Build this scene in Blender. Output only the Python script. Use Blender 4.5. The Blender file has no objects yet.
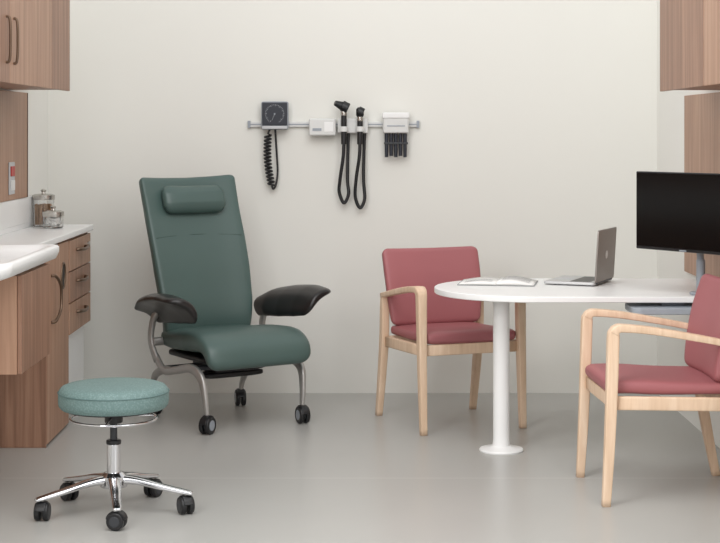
import bpy, bmesh, math, random
from mathutils import Vector, Matrix
random.seed(3)
sc=bpy.context.scene
sc.view_settings.view_transform='Standard'
sc.view_settings.look='None'

# ---------------------------------------------------------------- materials
def lin(c):
    c=c/255.0
    return c/12.92 if c<=0.04045 else ((c+0.055)/1.055)**2.4
def col(r,g,b): return (lin(r),lin(g),lin(b),1)
def mat(name,rgb,rough=0.5,metal=0.0,spec=0.5,noise=None,bump=None,trans=0,coat=0,sheen=0):
    m=bpy.data.materials.new(name); m.use_nodes=True
    nt=m.node_tree; b=nt.nodes['Principled BSDF']
    c=col(*rgb)
    b.inputs['Base Color'].default_value=c
    b.inputs['Roughness'].default_value=rough
    b.inputs['Metallic'].default_value=metal
    b.inputs['Specular IOR Level'].default_value=spec
    b.inputs['Transmission Weight'].default_value=trans
    b.inputs['Coat Weight'].default_value=coat
    b.inputs['Sheen Weight'].default_value=sheen
    tc=nt.nodes.new('ShaderNodeTexCoord')
    sc_,amt=noise or (6,0.04)
    n=nt.nodes.new('ShaderNodeTexNoise'); n.inputs['Scale'].default_value=sc_; n.inputs['Detail'].default_value=4
    nt.links.new(tc.outputs['Object'],n.inputs['Vector'])
    r=nt.nodes.new('ShaderNodeValToRGB')
    r.color_ramp.elements[0].position=.3; r.color_ramp.elements[1].position=.7
    r.color_ramp.elements[0].color=tuple(x*(1-amt) for x in c[:3])+(1,)
    r.color_ramp.elements[1].color=tuple(min(1,x*(1+amt)) for x in c[:3])+(1,)
    nt.links.new(n.outputs['Fac'],r.inputs['Fac']); nt.links.new(r.outputs['Color'],b.inputs['Base Color'])
    if bump:
        n2=nt.nodes.new('ShaderNodeTexNoise'); n2.inputs['Scale'].default_value=bump[0]; n2.inputs['Detail'].default_value=3
        nt.links.new(tc.outputs['Object'],n2.inputs['Vector'])
        bp=nt.nodes.new('ShaderNodeBump'); bp.inputs['Strength'].default_value=bump[1]; bp.inputs['Distance'].default_value=bump[2] if len(bump)>2 else .002
        nt.links.new(n2.outputs['Fac'],bp.inputs['Height']); nt.links.new(bp.outputs['Normal'],b.inputs['Normal'])
    return m
def wood(name,dark,mid,light,scale=(28,28,1.1),rough=.45):
    m=bpy.data.materials.new(name); m.use_nodes=True
    nt=m.node_tree; b=nt.nodes['Principled BSDF']; b.inputs['Roughness'].default_value=rough
    tc=nt.nodes.new('ShaderNodeTexCoord'); mp=nt.nodes.new('ShaderNodeMapping'); mp.inputs['Scale'].default_value=scale
    nt.links.new(tc.outputs['Object'],mp.inputs['Vector'])
    n=nt.nodes.new('ShaderNodeTexNoise'); n.inputs['Scale'].default_value=1.0; n.inputs['Detail'].default_value=7; n.inputs['Distortion'].default_value=.6; n.inputs['Roughness'].default_value=.6
    nt.links.new(mp.outputs['Vector'],n.inputs['Vector'])
    r=nt.nodes.new('ShaderNodeValToRGB'); e=r.color_ramp.elements
    e[0].position=.28; e[0].color=col(*dark); e[1].position=.72; e[1].color=col(*light)
    x=e.new(.5); x.color=col(*mid)
    nt.links.new(n.outputs['Fac'],r.inputs['Fac']); nt.links.new(r.outputs['Color'],b.inputs['Base Color'])
    bp=nt.nodes.new('ShaderNodeBump'); bp.inputs['Strength'].default_value=.08; bp.inputs['Distance'].default_value=.002
    nt.links.new(n.outputs['Fac'],bp.inputs['Height']); nt.links.new(bp.outputs['Normal'],b.inputs['Normal'])
    return m

M_wall=mat('wall_paint',(230,229,223),.9,spec=.12,noise=(.8,.004))
M_wallR=mat('side_wall_paint',(237,236,231),.9,spec=.12,noise=(.8,.004))
M_walnut=wood('walnut',(120,87,68),(148,111,90),(172,134,110))
M_walnut2=wood('walnut_light',(144,108,86),(166,128,104),(184,148,124))
M_oak=wood('oak',(212,181,151),(224,195,167),(235,210,185),scale=(30,30,3))
M_white=mat('solid_surface_white',(238,238,237),.3,noise=(3,.01))
M_lam=mat('table_laminate',(238,238,237),.35,noise=(3,.01))
M_red=mat('rose_vinyl',(164,99,103),.5,noise=(3,.04),bump=(350,.12,.001))
M_green=mat('green_vinyl',(74,94,90),.40,noise=(3,.04),bump=(300,.12,.001))
M_seam=mat('green_seam',(60,79,75),.7)
M_black=mat('black_plastic',(24,24,26),.38)
M_arm=mat('black_urethane',(28,25,25),.3)
M_dark=mat('dark_grey_plastic',(52,54,58),.45)
M_alu=mat('silver_paint',(178,176,173),.35,metal=.6)
M_chrome=mat('polished_chrome',(225,225,228),.12,metal=1)
M_grey=mat('grey_plastic',(190,192,194),.45)
M_lgrey=mat('light_device_plastic',(216,216,214),.45)
M_mgrey=mat('mid_grey_metal',(150,156,164),.4)
M_tray=mat('tray_grey',(160,168,176),.5)
M_bronze=mat('bronze',(112,92,76),.35,metal=.7)
M_page=mat('paper',(236,235,232),.8)
M_cover=mat('book_cover',(150,152,152),.6)
M_lap=mat('laptop_aluminium',(134,127,122),.35,metal=.55)
M_laps=mat('laptop_silver',(190,190,190),.35,metal=.4)
M_logo=mat('laptop_emblem',(215,213,210),.2)
M_screen=mat('screen_glass',(7,7,8),.16,spec=.3)
M_steel=mat('brushed_steel',(190,186,180),.25,metal=.9)
M_cotton=mat('cotton',(245,244,240),.95,bump=(60,.8,.01))
M_tongue=mat('wood_sticks',(204,166,132),.7,noise=(40,.15))
M_redp=mat('red_plastic',(176,44,38),.4)
M_glass=mat('jar_glass',(250,250,250),.03,trans=1,noise=(3,0.0))
M_gauge=mat('gauge_face',(34,38,48),.4)
M_mark=mat('gauge_marks',(205,208,212),.6)
M_ink=mat('ink',(172,172,172),.8)

# stool fabric : small woven dots
M_stool=mat('teal_stool_fabric',(112,150,146),.6)
nt=M_stool.node_tree; b=nt.nodes['Principled BSDF']
tc=nt.nodes.new('ShaderNodeTexCoord'); v=nt.nodes.new('ShaderNodeTexVoronoi'); v.inputs['Scale'].default_value=140
nt.links.new(tc.outputs['Object'],v.inputs['Vector'])
r=nt.nodes.new('ShaderNodeValToRGB'); r.color_ramp.elements[0].position=.15; r.color_ramp.elements[1].position=.6
r.color_ramp.elements[0].color=col(121,145,142); r.color_ramp.elements[1].color=col(102,127,125)
nt.links.new(v.outputs['Distance'],r.inputs['Fac']); nt.links.new(r.outputs['Color'],b.inputs['Base Color'])

# floor: sheet vinyl with faint seam
M_floor=mat('floor_vinyl',(173,172,168),.3,spec=.38,noise=(2.2,.015))
nt=M_floor.node_tree; b=nt.nodes['Principled BSDF']
base=b.inputs['Base Color'].links[0].from_socket
tc=nt.nodes.new('ShaderNodeTexCoord'); sp=nt.nodes.new('ShaderNodeSeparateXYZ'); nt.links.new(tc.outputs['Object'],sp.inputs[0])
def M(op,a,bb):
    n=nt.nodes.new('ShaderNodeMath'); n.operation=op
    for i,q in enumerate((a,bb)):
        if q is None: continue
        if isinstance(q,(int,float)): n.inputs[i].default_value=q
        else: nt.links.new(q,n.inputs[i])
    return n.outputs[0]
d=M('ABSOLUTE',M('ADD',sp.outputs['Y'],2.2),None); lt=M('LESS_THAN',d,.007)
mx=nt.nodes.new('ShaderNodeMix'); mx.data_type='RGBA'
nt.links.new(M('MULTIPLY',lt,.4),mx.inputs[0]); nt.links.new(base,mx.inputs[6]); mx.inputs[7].default_value=col(205,203,198)
nt.links.new(mx.outputs[2],b.inputs['Base Color'])

# ---------------------------------------------------------------- mesh helpers
def link(ob,parent):
    bpy.context.collection.objects.link(ob)
    if parent: ob.parent=parent
    return ob
def group(name,loc=(0,0,0),rz=0):
    e=bpy.data.objects.new(name,None); e.empty_display_size=.1
    bpy.context.collection.objects.link(e); e.location=loc; e.rotation_euler=(0,0,math.radians(rz)); return e
def mk(name,verts,faces,parent,m,smooth=True,bevel=0,seg=2,angle=40):
    me=bpy.data.meshes.new(name); me.from_pydata([tuple(v) for v in verts],[],faces); 
    bm=bmesh.new(); bm.from_mesh(me); bmesh.ops.recalc_face_normals(bm,faces=bm.faces); bm.to_mesh(me); bm.free()
    me.materials.append(m)
    for p in me.polygons: p.use_smooth=smooth
    ob=bpy.data.objects.new(name,me); link(ob,parent)
    if bevel:
        md=ob.modifiers.new('b','BEVEL'); md.width=bevel; md.segments=seg; md.limit_method='ANGLE'; md.angle_limit=math.radians(angle)
        if smooth: 
            w=ob.modifiers.new('w','WEIGHTED_NORMAL')
    return ob
def box(name,x0,x1,y0,y1,z0,z1,parent,m,bevel=.002,seg=2):
    v=[(x,y,z) for x in (x0,x1) for y in (y0,y1) for z in (z0,z1)]
    f=[(0,1,3,2),(4,6,7,5),(0,4,5,1),(2,3,7,6),(0,2,6,4),(1,5,7,3)]
    return mk(name,v,f,parent,m,smooth=bevel>0,bevel=bevel,seg=seg)
def prism(name,pts,z0,z1,parent,m,bevel=.003,seg=3):
    n=len(pts); v=[(p[0],p[1],z0) for p in pts]+[(p[0],p[1],z1) for p in pts]
    f=[tuple(range(n))[::-1],tuple(range(n,2*n))]+[(i,(i+1)%n,n+(i+1)%n,n+i) for i in range(n)]
    return mk(name,v,f,parent,m,bevel=bevel,seg=seg,angle=50)
def lathe(name,prof,center,parent,m,n=48,axis='Z'):
    v=[];f=[]
    for (r,z) in prof:
        for i in range(n):
            a=2*math.pi*i/n
            p=(r*math.cos(a),r*math.sin(a),z)
            if axis=='Y': p=(p[0],p[2],p[1])
            if axis=='X': p=(p[2],p[0],p[1])
            v.append((p[0]+center[0],p[1]+center[1],p[2]+center[2]))
    k=len(prof)
    for j in range(k-1):
        for i in range(n):
            f.append((j*n+i,j*n+(i+1)%n,(j+1)*n+(i+1)%n,(j+1)*n+i))
    f.append(tuple(range(n))[::-1]); f.append(tuple(range((k-1)*n,k*n)))
    ob=mk(name,v,f,parent,m)
    md=ob.modifiers.new('es','EDGE_SPLIT'); md.split_angle=math.radians(38)
    return ob
def catmull(P,n=8):
    P=[Vector(p) for p in P]
    if len(P)<3: return [P[0].lerp(P[-1],i/n) for i in range(n+1)]
    Q=[2*P[0]-P[1]]+P+[2*P[-1]-P[-2]]; out=[]
    for i in range(1,len(Q)-2):
        for k in range(n):
            t=k/n; a,b,c,d=Q[i-1],Q[i],Q[i+1],Q[i+2]
            out.append(.5*((2*b)+(c-a)*t+(2*a-5*b+4*c-d)*t*t+(3*b-a-3*c+d)*t**3))
    out.append(P[-1]); return out
def interp(vals,t):
    if not isinstance(vals,(list,tuple)): return vals
    x=t*(len(vals)-1); i=min(int(x),len(vals)-2); return vals[i]+(vals[i+1]-vals[i])*(x-i)
def loft(name,rings,parent,m,caps=True,closed=False):
    n=len(rings[0]); v=[p for r in rings for p in r]; f=[]
    K=len(rings)
    for j in range(K if closed else K-1):
        for i in range(n):
            a=j*n; b=((j+1)%K)*n
            f.append((a+i,a+(i+1)%n,b+(i+1)%n,b+i))
    if caps and not closed:
        f.append(tuple(range(n))[::-1]); f.append(tuple(range((K-1)*n,K*n)))
    return mk(name,v,f,parent,m)
def section(kind,n=16):
    if kind=='round': return [(math.cos(2*math.pi*i/n),math.sin(2*math.pi*i/n)) for i in range(n)]
    e=.32 if kind=='rect' else kind; n=28; o=[]
    for i in range(n):
        a=2*math.pi*i/n+.0001; c,s=math.cos(a),math.sin(a)
        o.append((math.copysign(abs(c)**e,c),math.copysign(abs(s)**e,s)))
    return o
def sweep(name,pts,rw,rt,parent,m,kind='round',side=None,smooth_n=8,closed=False):
    """rw: half-size along side axis, rt: half-size along normal"""
    P=catmull(pts,smooth_n) if smooth_n else [Vector(p) for p in pts]
    S=section(kind); rings=[]; N=len(P); prev=Vector(side) if side else None
    for i,p in enumerate(P):
        if closed: t=(P[(i+1)%N]-P[i-1])
        else: t=(P[min(i+1,N-1)]-P[max(i-1,0)])
        if t.length<1e-9: t=Vector((0,0,1))
        t.normalize()
        if prev is None:
            prev=t.orthogonal()
        s=(Vector(side) if side else prev); s=s-t*s.dot(t); 
        if s.length<1e-6: s=t.orthogonal()
        s.normalize(); prev=s; nn=t.cross(s)
        u=i/(N-1); a=interp(rw,u); b=interp(rt,u)
        rings.append([p+s*(a*x)+nn*(b*y) for x,y in S])
    return loft(name,rings,parent,m,closed=closed)
def pad(name,pts,hw,ht,parent,m,side=(1,0,0),rc=.04,e=.45,bow=0,N=40,crown=0):
    """upholstered slab following pts; rounded plan corners rc"""
    C=catmull(pts,24)
    L=[0]
    for a,b in zip(C,C[1:]): L.append(L[-1]+(b-a).length)
    T=L[-1]
    def at(s):
        for i in range(len(L)-1):
            if s<=L[i+1]: 
                k=(s-L[i])/max(1e-9,L[i+1]-L[i]); return C[i].lerp(C[i+1],k)
        return C[-1]
    ends=[0,.0006,.002,.005,.009,.014,.02,.028,.038]
    ss=[x for x in ends if x<T/2]+[.045+(T-.09)*i/N for i in range(N+1) if T>.1]+[T-x for x in ends[::-1] if x<T/2]
    ss=sorted(set(ss)); rings=[]; side=Vector(side)
    S=section(e)
    for s in ss:
        p=at(s); t=(at(min(T,s+.004))-at(max(0,s-.004))).normalized()
        sd=(side-t*side.dot(t)).normalized(); nn=t.cross(sd)
        u=s/T; w=interp(hw,u); h=interp(ht,u); d=min(s,T-s)
        k=math.sqrt(max(0,1-(1-min(1,d/rc))**2)); w2=w-rc+rc*k
        k2=math.sqrt(max(0,1-(1-min(1,d/h))**2)); h2=h*(.25+.75*k2)
        R=[]
        for x,y in S:
            cr=crown*(1-x*x)*(1-(2*u-1)**2)*(1 if y>0 else 0)
            R.append(p+sd*(w2*x)+nn*(h2*y+bow*x*x*(w2/w)**2+cr))
        rings.append(R)
    return loft(name,rings,parent,m)
def wire(name,pts,r,parent,m,n=10): return sweep(name,pts,r,r,parent,m,'round',smooth_n=n)
def cyl(name,a,b,r,parent,m,r2=None,n=24):
    a=Vector(a);b=Vector(b); t=(b-a).normalized(); s=t.orthogonal().normalized(); nn=t.cross(s); r2=r if r2 is None else r2
    rings=[[p+s*(rr*math.cos(2*math.pi*i/n))+nn*(rr*math.sin(2*math.pi*i/n)) for i in range(n)] for p,rr in ((a,r),(b,r2))]
    ob=loft(name,rings,parent,m); md=ob.modifiers.new('b','BEVEL'); md.width=min(r,r2)*.15; md.segments=2; md.limit_method='ANGLE'; md.angle_limit=math.radians(50)
    ob.modifiers.new('w','WEIGHTED_NORMAL')
    return ob

# ---------------------------------------------------------------- room
XL,XR=-1.756,1.672
box('floor',-4,4,-10.2,.1,-.06,0,None,M_floor,0)
box('wall_back',XL-.1,XR+.1,0,.1,0,3.0,None,M_wall,0)
box('wall_left',XL-.1,XL,-4.6,0,0,3.0,None,M_wallR,0)
box('wall_right',XR,XR+.1,-4.6,0,0,3.0,None,M_wallR,0)

# ---------------------------------------------------------------- left casework
FX=-1.46
g=group('wall_cabinet',(0,0,0))
def cabinet_upper(g,xw,xf,ys,z0,z1,seams,handles):
    s=1 if xf>xw else -1
    t=.018
    box('carcass',min(xw,xf-s*t),max(xw,xf-s*t),min(ys),max(ys),z0,z1,g,M_walnut)
    e=[max(ys)]+seams+[min(ys)]
    for i,(a,b) in enumerate(zip(e,e[1:])):
        box('door_panel_%d'%(i+1),min(xf-s*(t-.001),xf),max(xf-s*(t-.001),xf),b+.002,a-.002,z0-.006,z1,g,M_walnut if i%2==0 else M_walnut2)
    for i,(y,za,zb) in enumerate(handles):
        wire('pull_%d'%(i+1),[(xf-s*.004,y,za),(xf+s*.014,y,za+.01),(xf+s*.018,y,(za+zb)/2),(xf+s*.014,y,zb-.01),(xf-s*.004,y,zb)],.006,g,M_bronze)
cabinet_upper(g,XL+.001,FX,(-3.7,-.95),1.682,2.4,[-1.42,-2.33,-3.0],[(-2.26,1.76,1.95),(-2.40,1.76,1.95)])
g=group('wall_cabinet')
cabinet_upper(g,XR-.001,1.37,(-3.7,-1.69),1.662,2.4,[-2.62,-3.2],[])

g=group('wood_wall_panel')
box('panel',XL+.001,XL+.018,-3.7,-.65,1.13,1.674,g,M_walnut2)
box('edge_trim',XL+.001,XL+.021,-.65,-.64,1.13,1.674,g,M_bronze,0)
g=group('wood_wall_panel')
box('panel',XR-.018,XR-.001,-3.7,-.84,.76,1.655,g,M_walnut2)
g=group('electrical_outlet')
box('plate',XL+.019,XL+.025,-1.10,-.98,1.16,1.32,g,M_grey)
box('socket_1',XL+.025,XL+.031,-1.08,-1.0,1.25,1.30,g,M_redp)
box('socket_2',XL+.025,XL+.031,-1.08,-1.0,1.18,1.23,g,M_lgrey)

# base cabinets
g=group('base_cabinet')
box('tall_carcass',XL+.001,FX-.018,-1.54,-.98,.0,.935,g,M_walnut)
box('tall_door',FX-.017,FX,-1.538,-.984,.012,.925,g,M_walnut2)
box('tall_end_panel',XL+.001,FX-.002,-1.556,-1.54,.0,.935,g,M_walnut)
def oval(name,cx,cy,cz,ry,rz,rad,m):
    return sweep(name,[(cx,cy+ry*math.cos(a),cz+rz*math.sin(a)) for a in [2*math.pi*i/28 for i in range(28)]],rad,rad,g,m,smooth_n=0,closed=True)
oval('slot_rim',FX+.001,-1.14,.765,.05,.062,.006,M_bronze)
v=[(FX+.001,-1.14+.05*math.cos(a),.765+.062*math.sin(a)) for a in [2*math.pi*i/28 for i in range(28)]]
mk('slot_recess',v,[tuple(range(28))],g,M_black)
wire('bow_handle',[(FX,-1.44,.79),(FX+.02,-1.42,.785),(FX+.03,-1.36,.74),(FX+.03,-1.34,.68),(FX+.03,-1.36,.62),(FX+.02,-1.42,.575),(FX,-1.44,.57)],.007,g,M_bronze)
# drawers
box('drawer_carcass',XL+.001,FX-.018,-.965,-.33,.44,.935,g,M_walnut)
zz=[.925,.765,.605,.445]
for i in range(3):
    box('drawer_front_%d'%(i+1),FX-.017,FX,-.96,-.335,zz[i+1]+.003,zz[i]-.003,g,M_walnut2 if i!=1 else M_walnut)
    zc=(zz[i]+zz[i+1])/2+.02
    wire('drawer_pull_%d'%(i+1),[(FX-.002,-.76,zc),(FX+.02,-.74,zc),(FX+.028,-.65,zc-.004),(FX+.02,-.55,zc),(FX-.002,-.53,zc)],.008,g,M_bronze)
cyl('drawer_lock',(FX-.002,-.43,.87),(FX+.014,-.43,.87),.014,g,M_steel)
box('white_waste_module',XL+.001,FX-.03,-.93,-.36,.13,.437,g,M_white,.012,3)
# sink apron box
box('sink_apron_carcass',XL+.001,-1.318,-2.86,-2.29,.54,.92,g,M_walnut2)
box('sink_apron_side',-1.317,-1.30,-2.855,-2.295,.542,.92,g,M_walnut)
box('far_filler',XL+.001,FX-.02,-2.285,-1.56,.54,.92,g,M_walnut)

g=group('countertop')
prism('counter',[(XL+.001,-.315),(-1.447,-.315),(-1.447,-2.15),(XL+.001,-2.15)],.937,.968,g,M_white,.006)
g=group('backsplash')
box('panel',XL+.001,XL+.014,-3.3,-.33,.994,1.128,g,M_white,.002)
box('panel_foot',XL+.001,XL+.012,-2.15,-.33,.969,.994,g,M_white,.0)
g=group('sink_basin')
def rr(x0,x1,y0,y1,r,z,n=8):
    o=[]
    for cx,cy,a0 in ((x1-r,y1-r,0),(x0+r,y1-r,90),(x0+r,y0+r,180),(x1-r,y0+r,270)):
        for k in range(n+1):
            a=math.radians(a0+90*k/n); o.append(Vector((cx+r*math.cos(a),cy+r*math.sin(a),z)))
    return o
x0,x1,y0,y1=XL+.002,-1.275,-3.2,-2.155
rings=[rr(x0+.03,x1-.05,y0+.05,y1-.05,.06,.924),rr(x0,x1-.012,y0+.012,y1-.012,.07,.938),rr(x0,x1,y0,y1,.075,.965),rr(x0,x1,y0,y1,.075,.985),rr(x0+.002,x1-.006,y0+.006,y1-.006,.072,.992),
 rr(x0+.05,x1-.035,y0+.035,y1-.035,.06,.99),rr(x0+.06,x1-.05,y0+.05,y1-.05,.06,.975),rr(x0+.08,x1-.08,y0+.09,y1-.09,.06,.945)]
loft('basin_shell',rings,g,M_white)

# jars
def jar(loc,r,h,mfill,fill,kind):
    g=group('glass_jar',loc)
    lathe('glass',[(r*.9,0),(r,.006),(r,h),(r-.003,h),(r-.003,.008),(.001,.006)],(0,0,0.0),g,M_glass)
    lathe('lid',[(r+.003,h-.004),(r+.004,h),(r+.004,h+.02),(r*.8,h+.026),(.012,h+.028),(.010,h+.036),(.016,h+.045),(.008,h+.052),(.001,h+.053)],(0,0,0),g,M_steel)
    if kind=='sticks':
        for i in range(60):
            a=random.random()*6.28; rr_=(r-.010)*math.sqrt(random.random())
            x,y=rr_*math.cos(a),rr_*math.sin(a)
            cyl('stick_%d'%i,(x*.95,y*.95,.01),(x,y,fill*random.uniform(.9,1)),.005,g,mfill,n=8)
    else:
        for i in range(50):
            a=random.random()*6.28; q=(r-.016)*math.sqrt(random.random()); z=.022+random.random()*(fill-.03)
            lathe('cotton_%d'%i,[(.001,-.014),(.010,-.010),(.014,0),(.010,.010),(.001,.014)],(q*math.cos(a),q*math.sin(a),z),g,mfill,n=12)
jar((-1.682,-.50,.969),.056,.145,M_tongue,.12,'sticks')
jar((-1.60,-.66,.969),.052,.065,M_cotton,.065,'cotton')

# ---------------------------------------------------------------- wall instruments
g=group('diagnostic_wall_rail')
box('rail',-.625,.326,-.022,-.001,1.497,1.527,g,M_lgrey,.003)
box('rail_groove',-.62,.321,-.024,-.0215,1.509,1.515,g,M_mgrey,0)
box('rail_cap_1',-.63,-.615,-.026,-.001,1.492,1.532,g,M_mgrey)
box('rail_cap_2',.318,.333,-.026,-.001,1.492,1.532,g,M_mgrey)

g=group('blood_pressure_gauge')
box('wall_bracket',-.52,-.43,-.03,-.0005,1.53,1.60,g,M_dark,.003)
box('housing',-.552,-.400,-.075,-.026,1.482,1.640,g,M_mgrey,.012,3)
box('face',-.546,-.406,-.083,-.074,1.506,1.634,g,M_gauge,.008,3)
box('label_strip',-.546,-.406,-.083,-.074,1.486,1.503,g,M_grey,.002)
for i in range(30):
    a=math.radians(90+150-300*i/29)
    r1=.048 if i%3 else .043; r2=.054
    c,s=math.cos(a),math.sin(a)
    cyl('tick_%d'%i,(-.476+r1*c,-.0835,1.57+r1*s),(-.476+r2*c,-.0835,1.57+r2*s),.0009,g,M_mark,n=6)
cyl('needle',(-.476,-.085,1.57),(-.490,-.085,1.535),.0008,g,M_mark,n=6)
cyl('hub',(-.476,-.083,1.57),(-.476,-.088,1.57),.005,g,M_mgrey,n=16)
pts=[(-.505,-.05,1.484),(-.515,-.05,1.46)]
H=[]
for i in range(14*12+1):
    t=i/(14*12); a=2*math.pi*14*t
    cx=-.515+.02*t+.012*math.sin(math.pi*t)*-1
    H.append((cx+.017*math.cos(a),-.045+.017*math.sin(a),1.45-.28*t))
sweep('coiled_tube',pts+H,.006,.006,g,M_black,smooth_n=0)
wire('straight_tube',[(-.495,-.035,1.168),(-.485,-.035,1.15),(-.47,-.035,1.18),(-.462,-.03,1.25),(-.468,-.03,1.36),(-.475,-.04,1.484)],.006,g,M_black)

g=group('otoscope_set')
box('transformer',-.285,-.135,-.075,-.022,1.448,1.545,g,M_lgrey,.010,3)
box('transformer_label',-.265,-.215,-.0765,-.0745,1.475,1.49,g,M_mgrey,0)
box('power_button',-.20,-.15,-.0775,-.0745,1.47,1.525,g,M_white,.002)
box('cradle',-.125,.045,-.06,-.022,1.462,1.545,g,M_lgrey,.008,3)
for k,(x,top) in enumerate(((-.09,1.605),(.0,1.575))):
    cyl('handle_%d'%k,(x,-.082,1.40),(x,-.082,top-.04),.016,g,M_black)
    cyl('cradle_ring_%d'%k,(x,-.082,1.47),(x,-.082,1.50),.024,g,M_lgrey)
    cyl('collar_%d'%k,(x,-.082,top-.045),(x,-.082,top-.02),.018,g,M_steel)
    if k==0:
        cyl('otoscope_head',(x-.012,-.085,top+.012),(x+.025,-.085,top-.006),.030,g,M_black)
        cyl('otoscope_speculum',(x-.012,-.085,top+.01),(x-.05,-.10,top+.026),.025,g,M_black,.014)
    else:
        cyl('ophthalmoscope_head',(x-.012,-.085,top+.012),(x+.018,-.085,top-.002),.028,g,M_black)
        box('ophthalmoscope_body',x-.022,x+.022,-.105,-.065,top-.025,top+.032,g,M_black,.016,4)
    zl=1.072 if k==0 else 1.045
    wire('cord_%d'%k,[(x,-.082,1.41),(x-.004,-.08,1.33),(x-.022,-.06,1.20),(x-.026,-.05,zl+.06),(x+.0,-.05,zl),(x+.026,-.05,zl+.05),(x+.02,-.045,1.20),(x+.022,-.04,1.35),(x+.026,-.035,1.47)],.0095,g,M_black)

g=group('specula_dispenser')
box('wall_bracket',.15,.25,-.03,-.0005,1.53,1.565,g,M_dark,.003)
box('body',.128,.272,-.085,-.026,1.462,1.575,g,M_lgrey,.010,3)
box('cap',.124,.276,-.09,-.026,1.545,1.578,g,M_white,.006,3)
box('label',.15,.25,-.0865,-.0845,1.50,1.506,g,M_mgrey,0)
for i in range(5):
    x=.148+.026*i
    cyl('tube_%d'%i,(x,-.055,1.465),(x,-.055,1.335 if i%2 else 1.328),.0115,g,M_gauge,r2=.0095)
box('tube_bracket',.134,.268,-.07,-.03,1.40,1.412,g,M_dark,.002)

# ---------------------------------------------------------------- casters
def caster(g,x,y,r,yaw,idx,hub=M_dark,h=None,tread=M_black):
    c=math.cos(math.radians(yaw)); s=math.sin(math.radians(yaw))
    for k,o in enumerate((-.016,.016)):
        a=Vector((x+c*(o-.011),y+s*(o-.011),r)); b=Vector((x+c*(o+.011),y+s*(o+.011),r))
        cyl('caster_%d_wheel_%d'%(idx,k),a,b,r,g,tread)
        cyl('caster_%d_hub_%d'%(idx,k),a-Vector((c,s,0))*.001,b+Vector((c,s,0))*.001,r*.62,g,hub)
    sd=Vector((c,s,0)); fw=Vector((-s,c,0)); ctr=Vector((x,y,r))
    P=[ctr+fw*(math.cos(t)*(r+.002))+Vector((0,0,math.sin(t)*(r+.002))) for t in [math.radians(q) for q in range(10,171,16)]]
    sweep('caster_%d_hood'%idx,P,.018,.003,g,tread,'rect',side=sd,smooth_n=3)
    cyl('caster_%d_stem'%idx,(x,y,r*1.2),(x,y,h or 2.5*r),.008,g,M_steel)

# ---------------------------------------------------------------- stool
g=group('rolling_stool',(-.955,-2.80,0),7)
R=.213
prof=[(.001,.405),(R-.03,.402),(R-.012,.405),(R-.003,.415),(R,.43),(R,.462),(R-.004,.476),(R-.013,.487),(R-.03,.493),(R-.08,.497),(.001,.499)]
lathe('seat_cushion',prof,(0,0,0),g,M_stool,64)
sweep('seat_seam',[((R+.0005)*math.cos(a),(R+.0005)*math.sin(a),.467) for a in [2*math.pi*i/64 for i in range(64)]],.002,.002,g,mat('teal_piping',(88,114,112),.6),smooth_n=0,closed=True)
lathe('seat_pan',[(.001,.385),(.12,.387),(.185,.398),(.185,.403),(.001,.403)],(0,0,0),g,M_black)
rr_=.165
sweep('adjust_ring',[(rr_*math.cos(a),rr_*math.sin(a),.362) for a in [2*math.pi*i/64 for i in range(64)]],.0055,.0055,g,M_chrome,smooth_n=0,closed=True)
for i in range(3):
    a=math.radians(20+120*i); wire('ring_spoke_%d'%i,[(rr_*math.cos(a),rr_*math.sin(a),.362),(rr_*.7*math.cos(a),rr_*.7*math.sin(a),.365),(.03*math.cos(a),.03*math.sin(a),.374)],.004,g,M_chrome)
cyl('control_box',(0,0,.345),(0,0,.386),.035,g,M_black)
cyl('gas_piston',(0,0,.25),(0,0,.35),.014,g,M_dark)
cyl('column',(0,0,.12),(0,0,.265),.026,g,M_chrome)
cyl('column_collar',(0,0,.262),(0,0,.28),.029,g,M_black)
lathe('base_hub',[(.001,.095),(.05,.098),(.055,.11),(.052,.14),(.035,.155),(.001,.157)],(0,0,0),g,M_chrome)
for i in range(5):
    a=math.radians(-90+4+72*i); c,s=math.cos(a),math.sin(a); sd=(-s,c,0)
    sweep('base_arm_%d'%i,[(.03*c,.03*s,.128),(.1*c,.1*s,.122),(.2*c,.2*s,.100),(.292*c,.292*s,.082),(.312*c,.312*s,.078)],[.028,.024,.020,.018,.013],[.018,.014,.011,.009,.006],g,M_chrome,.7,side=sd)
    yaw=[70,20,-35,35,-10][i]
    caster(g,.285*c,.285*s,.034,yaw,i,h=.09)

# ---------------------------------------------------------------- patient chair
g=group('patient_recliner_chair',(-.682,-.82,0),33)
pad('seat_cushion',[(-.008,.25,.412),(-.008,.12,.405),(-.008,-.08,.422),(-.008,-.24,.430),(-.008,-.33,.395),(-.008,-.355,.312)],[.262,.274,.29,.296,.288],[.05,.054,.06,.056,.036],g,M_green,rc=.06,e=.5,bow=.006)
pad('seat_base',[(0,.22,.340),(0,0,.338),(0,-.24,.34)],.235,.02,g,M_black,rc=.04)
pad('back_cushion',[(-.012,.245,.405),(-.012,.230,.52),(-.012,.270,.68),(-.014,.322,.85),(-.017,.39,1.03),(-.02,.452,1.222)],[.24,.262,.272,.275,.275,.28],[.04,.045,.045,.04,.038,.032],g,M_green,rc=.026,e=.42,bow=-.045)
pad('back_shell',[(-.01,.31,.47),(-.01,.325,.68),(-.01,.375,.85),(-.01,.435,1.02),(-.01,.48,1.15)],[.2,.22,.235,.24,.23],.02,g,M_black,rc=.05,bow=-.03)
def bseam(nm,z,yc):
    sweep(nm,[(-.014+x,yc-.045*(x/.275)**2,z-.012*(x/.27)**2+.006) for x in [-.25+.50*i/12 for i in range(13)]],.0014,.0014,g,M_seam,smooth_n=2)
bseam('back_seam',.925,.3078)
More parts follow.
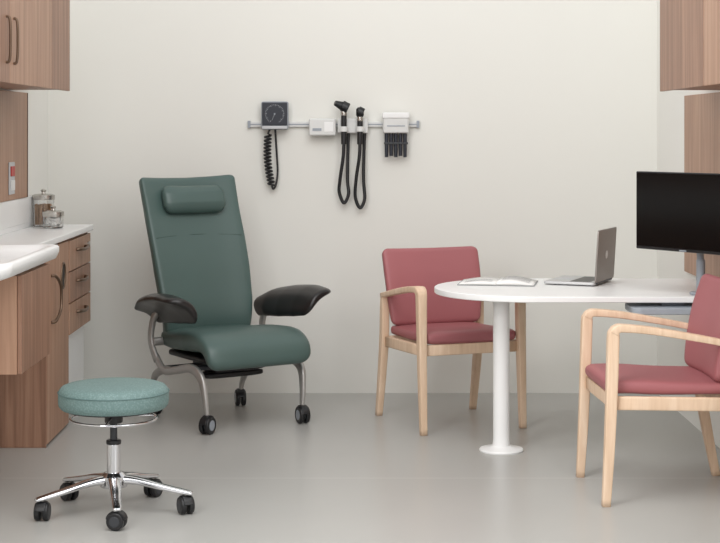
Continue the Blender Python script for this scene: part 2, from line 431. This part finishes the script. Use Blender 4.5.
pad('headrest_pillow',[(-.017,.335,1.04),(-.017,.345,1.09),(-.018,.366,1.145),(-.018,.382,1.18)],[.175,.18,.18,.175],[.03,.048,.048,.03],g,M_green,rc=.045,e=.75,bow=-.022)
for k,s in enumerate((-1,1)):
    # wing shaped arm pad: outer edge high, inner edge low
    pad('arm_pad_%d'%k,[(s*.322,.255,.555),(s*.335,.13,.592),(s*.348,0,.612),(s*.360,-.14,.626),(s*.370,-.300,.630)],
        [.066,.100,.116,.116,.095],[.026,.034,.034,.030,.020],g,M_arm,side=(.82,0,s*.57),rc=.06,e=.75,bow=-.038)
    sweep('arm_support_%d'%k,[(s*.31,.17,.30),(s*.325,.21,.40),(s*.325,.19,.50),(s*.33,.12,.57)],[.011,.012,.014,.014],[.024,.02,.018,.02],g,M_alu,.6,side=(s,0,0))
    sweep('front_leg_%d'%k,[(s*.27,-.30,.085),(s*.278,-.292,.18),(s*.285,-.265,.270),(s*.29,-.17,.305),(s*.298,-.02,.278),(s*.305,.10,.265),(s*.31,.19,.33)],
        [.010,.012,.014,.014,.013,.013,.012],[.014,.020,.026,.022,.02,.02,.02],g,M_alu,.6,side=(s,0,0))
    sweep('rear_leg_%d'%k,[(s*.255,.315,.085),(s*.265,.305,.15),(s*.28,.25,.22),(s*.29,.13,.26),(s*.295,.02,.27)],[.010,.012,.013,.013,.012],[.012,.017,.02,.02,.016],g,M_alu,.6,side=(s,0,0))
    caster(g,s*.27,-.305,.044,25*s-33,10+k,hub=M_mgrey,h=.1)
    caster(g,s*.255,.32,.044,-20*s,20+k,hub=M_mgrey,h=.1)
    cyl('pivot_%d'%k,(s*.25,.19,.40),(s*.325,.19,.40),.022,g,M_alu)
cyl('cross_tube_front',(-.285,-.12,.295),(.285,-.12,.295),.014,g,M_dark)
cyl('cross_tube_rear',(-.295,.12,.27),(.295,.12,.27),.014,g,M_dark)
box('mechanism',-.12,.12,-.1,.16,.25,.33,g,M_black,.02,3)
sweep('release_bar',[(-.2,-.24,.32),(0,-.24,.29),(.2,-.24,.32)],.008,.008,g,M_black)
pad('footrest_pad',[(0,-.10,.245),(0,.05,.235)],.17,.016,g,M_black,rc=.03)

# ---------------------------------------------------------------- guest chairs
def guest_chair(loc,rz):
    g=group('wooden_armchair',loc,rz)
    for k,s in enumerate((-1,1)):
        X=s*.268
        pts=[(X,-.282,0),(X,-.268,.25),(X,-.258,.52),(X,-.254,.66),(X,-.251,.684),(X,-.240,.697),(X,-.215,.701),(X,-.10,.690),(X,.08,.660),(X,.235,.630)]
        sweep('front_leg_and_arm_%d'%k,pts,[.016,.019,.022,.024,.026,.028,.028,.027,.024,.021],[.017,.021,.023,.023,.020,.017,.016,.015,.014,.013],g,M_oak,'rect',side=(1,0,0))
        sweep('rear_leg_%d'%k,[(X,.305,0),(X,.265,.2),(X,.232,.40),(X,.225,.55),(X,.225,.634)],[.016,.019,.021,.021,.018],[.017,.021,.023,.021,.018],g,M_oak,'rect',side=(1,0,0))
        sweep('side_rail_%d'%k,[(X*.97,-.25,.405),(X*.97,.22,.395)],.012,.027,g,M_oak,'rect',side=(1,0,0),smooth_n=4)
        sweep('back_bracket_%d'%k,[(X,.225,.60),(s*.235,.255,.62),(s*.2,.265,.64)],[.010]*2,.016,g,M_oak,'rect',side=(0,0,1))
    sweep('front_rail',[(-.26,-.250,.405),(.26,-.250,.405)],.027,.012,g,M_oak,'rect',side=(0,0,1),smooth_n=4)
    sweep('rear_rail',[(-.26,.22,.395),(.26,.22,.395)],.027,.012,g,M_oak,'rect',side=(0,0,1),smooth_n=4)
    pad('seat_cushion',[(0,.235,.452),(0,.0,.455),(0,-.18,.463),(0,-.27,.460)],[.238,.243,.246,.246],[.028,.03,.034,.032],g,M_red,rc=.03,e=.4)
    pad('back_cushion',[(0,.195,.475),(0,.205,.56),(0,.232,.70),(0,.280,.862)],[.245,.262,.268,.270],[.026,.03,.03,.024],g,M_red,rc=.035,e=.38,bow=-.02)
    return g
guest_chair((.457,-.890,0),21)
guest_chair((1.235,-2.43,0),-87)

# ---------------------------------------------------------------- table
g=group('peninsula_table')
R=.44; cx,cy=.79,-1.478
pts=[(cx+R*math.cos(a),cy+R*math.sin(a)) for a in [math.radians(90+180*i/48) for i in range(49)]]+[(XR-.02,cy-R),(XR-.02,cy+R)]
prism('table_top',pts,.714,.742,g,M_lam,.005)
lathe('pedestal',[(.10,0),(.102,.006),(.098,.012),(.055,.018),(.041,.026),(.038,.05),(.038,.70),(.07,.702),(.09,.712)],(.652,-1.62,0),g,M_lam,64)
box('wall_bracket',XR-.06,XR-.02,-1.85,-1.1,.66,.713,g,M_mgrey)
g=group('keyboard_tray')
prism('tray',rr(1.20,1.62,-1.98,-1.72,.04,0),.668,.696,g,M_tray,.004)
box('tray_mount',1.35,1.45,-1.85,-1.74,.695,.713,g,M_mgrey)

# book
g=group('open_book',(.665,-1.30,.743),-10)
W,Hh=.178,.13
for k,s in enumerate((-1,1)):
    n=16
    vs=[];fs=[]
    def zz_(t): return .004+(.026 if s>0 else .016)*math.sin(math.pi*min(1,.12+t*.88))*(1-t*.4)
    for i in range(n+1):
        t=i/n; x=s*W*t; z=zz_(t)
        vs+= [(x,-Hh,z),(x,Hh,z),(x,-Hh,.003),(x,Hh,.003)]
    for i in range(n):
        a=4*i;b=a+4
        fs+=[(a,b,b+1,a+1),(a+2,a+3,b+3,b+2),(a,a+2,b+2,b),(a+1,b+1,b+3,a+3)]
    fs+=[(0,1,3,2),(4*n,4*n+2,4*n+3,4*n+1)]
    mk('page_block_%d'%k,vs,fs,g,M_page)
    vs=[];fs=[]
    for r_ in range(9):
        if s<0 and r_<4: continue
        y=Hh-.03-r_*.023
        for i in range(2,n-2):
            q=len(vs)
            for ii,yy in ((i,y),(i+1,y),(i+1,y-.006),(i,y-.006)):
                t=ii/n
                vs.append((s*W*t,yy,zz_(t)+.0008))
            fs.append((q,q+1,q+2,q+3))
    mk('text_%d'%k,vs,fs,g,M_ink,smooth=False)
box('cover',-W-.006,W+.006,-Hh-.005,Hh+.005,0,.0028,g,M_cover,.001)

# laptop : hinge line along local +x, base towards +y
g=group('laptop',(1.170,-1.318,.743),66.4)
w=.165
prism('base',rr(-w,w,0,.25,.012,0),.004,.017,g,M_laps,.003)
box('keyboard',-w+.03,w-.03,.03,.13,.0168,.0176,g,M_black,0)
box('trackpad',-.055,.055,.15,.22,.0168,.0174,g,M_grey,0)
for i in range(4):
    cyl('foot_%d'%i,((-1)**i*.14,.03+.17*(i//2),0),((-1)**i*.14,.03+.17*(i//2),.005),.008,g,M_black,n=12)
tl=math.radians(3.5); L=.248
def lidp(x,h,o): # o offset outward (back)
    return Vector((x,-h*math.sin(tl)-o*math.cos(tl),.016+h*math.cos(tl)-o*math.sin(tl)))
def lidrings(o0,o1,ins,m,name,h0=0,h1=L,r=.012):
    a=[lidp(p.x,p.y,o0) for p in rr(-w+ins,w-ins,h0,h1,r,0)]
    b=[lidp(p.x,p.y,o1) for p in rr(-w+ins,w-ins,h0,h1,r,0)]
    ob=loft(name,[a,b],g,m); ob.modifiers.new('es','EDGE_SPLIT').split_angle=math.radians(40); return ob
lidrings(0,.007,0,M_lap,'lid')
lidrings(-.001,.0005,.006,M_screen,'display',.014,L-.006,.006)
a=[lidp(.022*math.cos(t)*1.0,L*.5+.020*math.sin(t),.0078) for t in [2*math.pi*i/24 for i in range(24)]]
mk('emblem',a,[tuple(range(24))],g,M_logo)
cyl('hinge',(-w+.03,-.002,.014),(w-.03,-.002,.014),.006,g,M_dark)

# monitor : local x along width, faces local -y
ang=math.degrees(math.atan2(-.81,.58))
g=group('desktop_monitor',(1.432,-1.93,0),ang)
box('bezel',-.288,.288,-.006,.022,.94,1.292,g,M_black,.005,3)
box('display',-.281,.281,-.0075,-.005,.953,1.286,g,M_screen,.001)
box('back_housing',-.2,.2,.018,.045,1.0,1.24,g,M_black,.015,3)
box('badge',-.02,.02,-.0085,-.006,.943,.949,g,M_mgrey,0)
box('vesa_plate',-.05,.05,.045,.06,1.06,1.16,g,M_dark,.004)
wire('monitor_arm',[(0,.06,1.11),(-.0,.11,1.08),(-.02,.125,.98),(-.02,.13,.86),(-.02,.13,.80)],.016,g,M_mgrey)
cyl('arm_post',(-.02,.13,.743),(-.02,.13,.90),.02,g,M_mgrey)
cyl('arm_base',(-.02,.13,.742),(-.02,.13,.756),.05,g,M_mgrey)

# ---------------------------------------------------------------- lights & world
w_=bpy.data.worlds.new('studio'); sc.world=w_; w_.use_nodes=True
bg=w_.node_tree.nodes['Background']; bg.inputs['Color'].default_value=(.985,.99,1,1); bg.inputs['Strength'].default_value=.78
def area(name,loc,target,sx,sy,power,colr=(1,.997,.99)):
    l=bpy.data.lights.new(name,'AREA'); l.shape='RECTANGLE'; l.size=sx; l.size_y=sy; l.energy=power; l.color=colr
    o=bpy.data.objects.new(name,l); bpy.context.collection.objects.link(o); o.location=loc
    o.rotation_euler=(Vector(target)-Vector(loc)).to_track_quat('-Z','Y').to_euler(); return o
area('softbox_overhead',(0,-4.4,4.0),(0,-1.4,0),3.5,3.0,105)
area('softbox_key',(-3.2,-7.2,3.0),(0,-.5,.8),2.4,2.4,180)
area('softbox_fill',(3.4,-8.0,2.6),(0,-.5,.9),2.5,2.5,75)

# ---------------------------------------------------------------- camera
cam=bpy.data.cameras.new('camera'); co=bpy.data.objects.new('camera',cam); bpy.context.collection.objects.link(co)
co.location=(0,-9.004,1.48); co.rotation_euler=(math.radians(90),0,0)
cam.sensor_width=36; cam.lens=80; cam.shift_y=-.1965
sc.camera=co
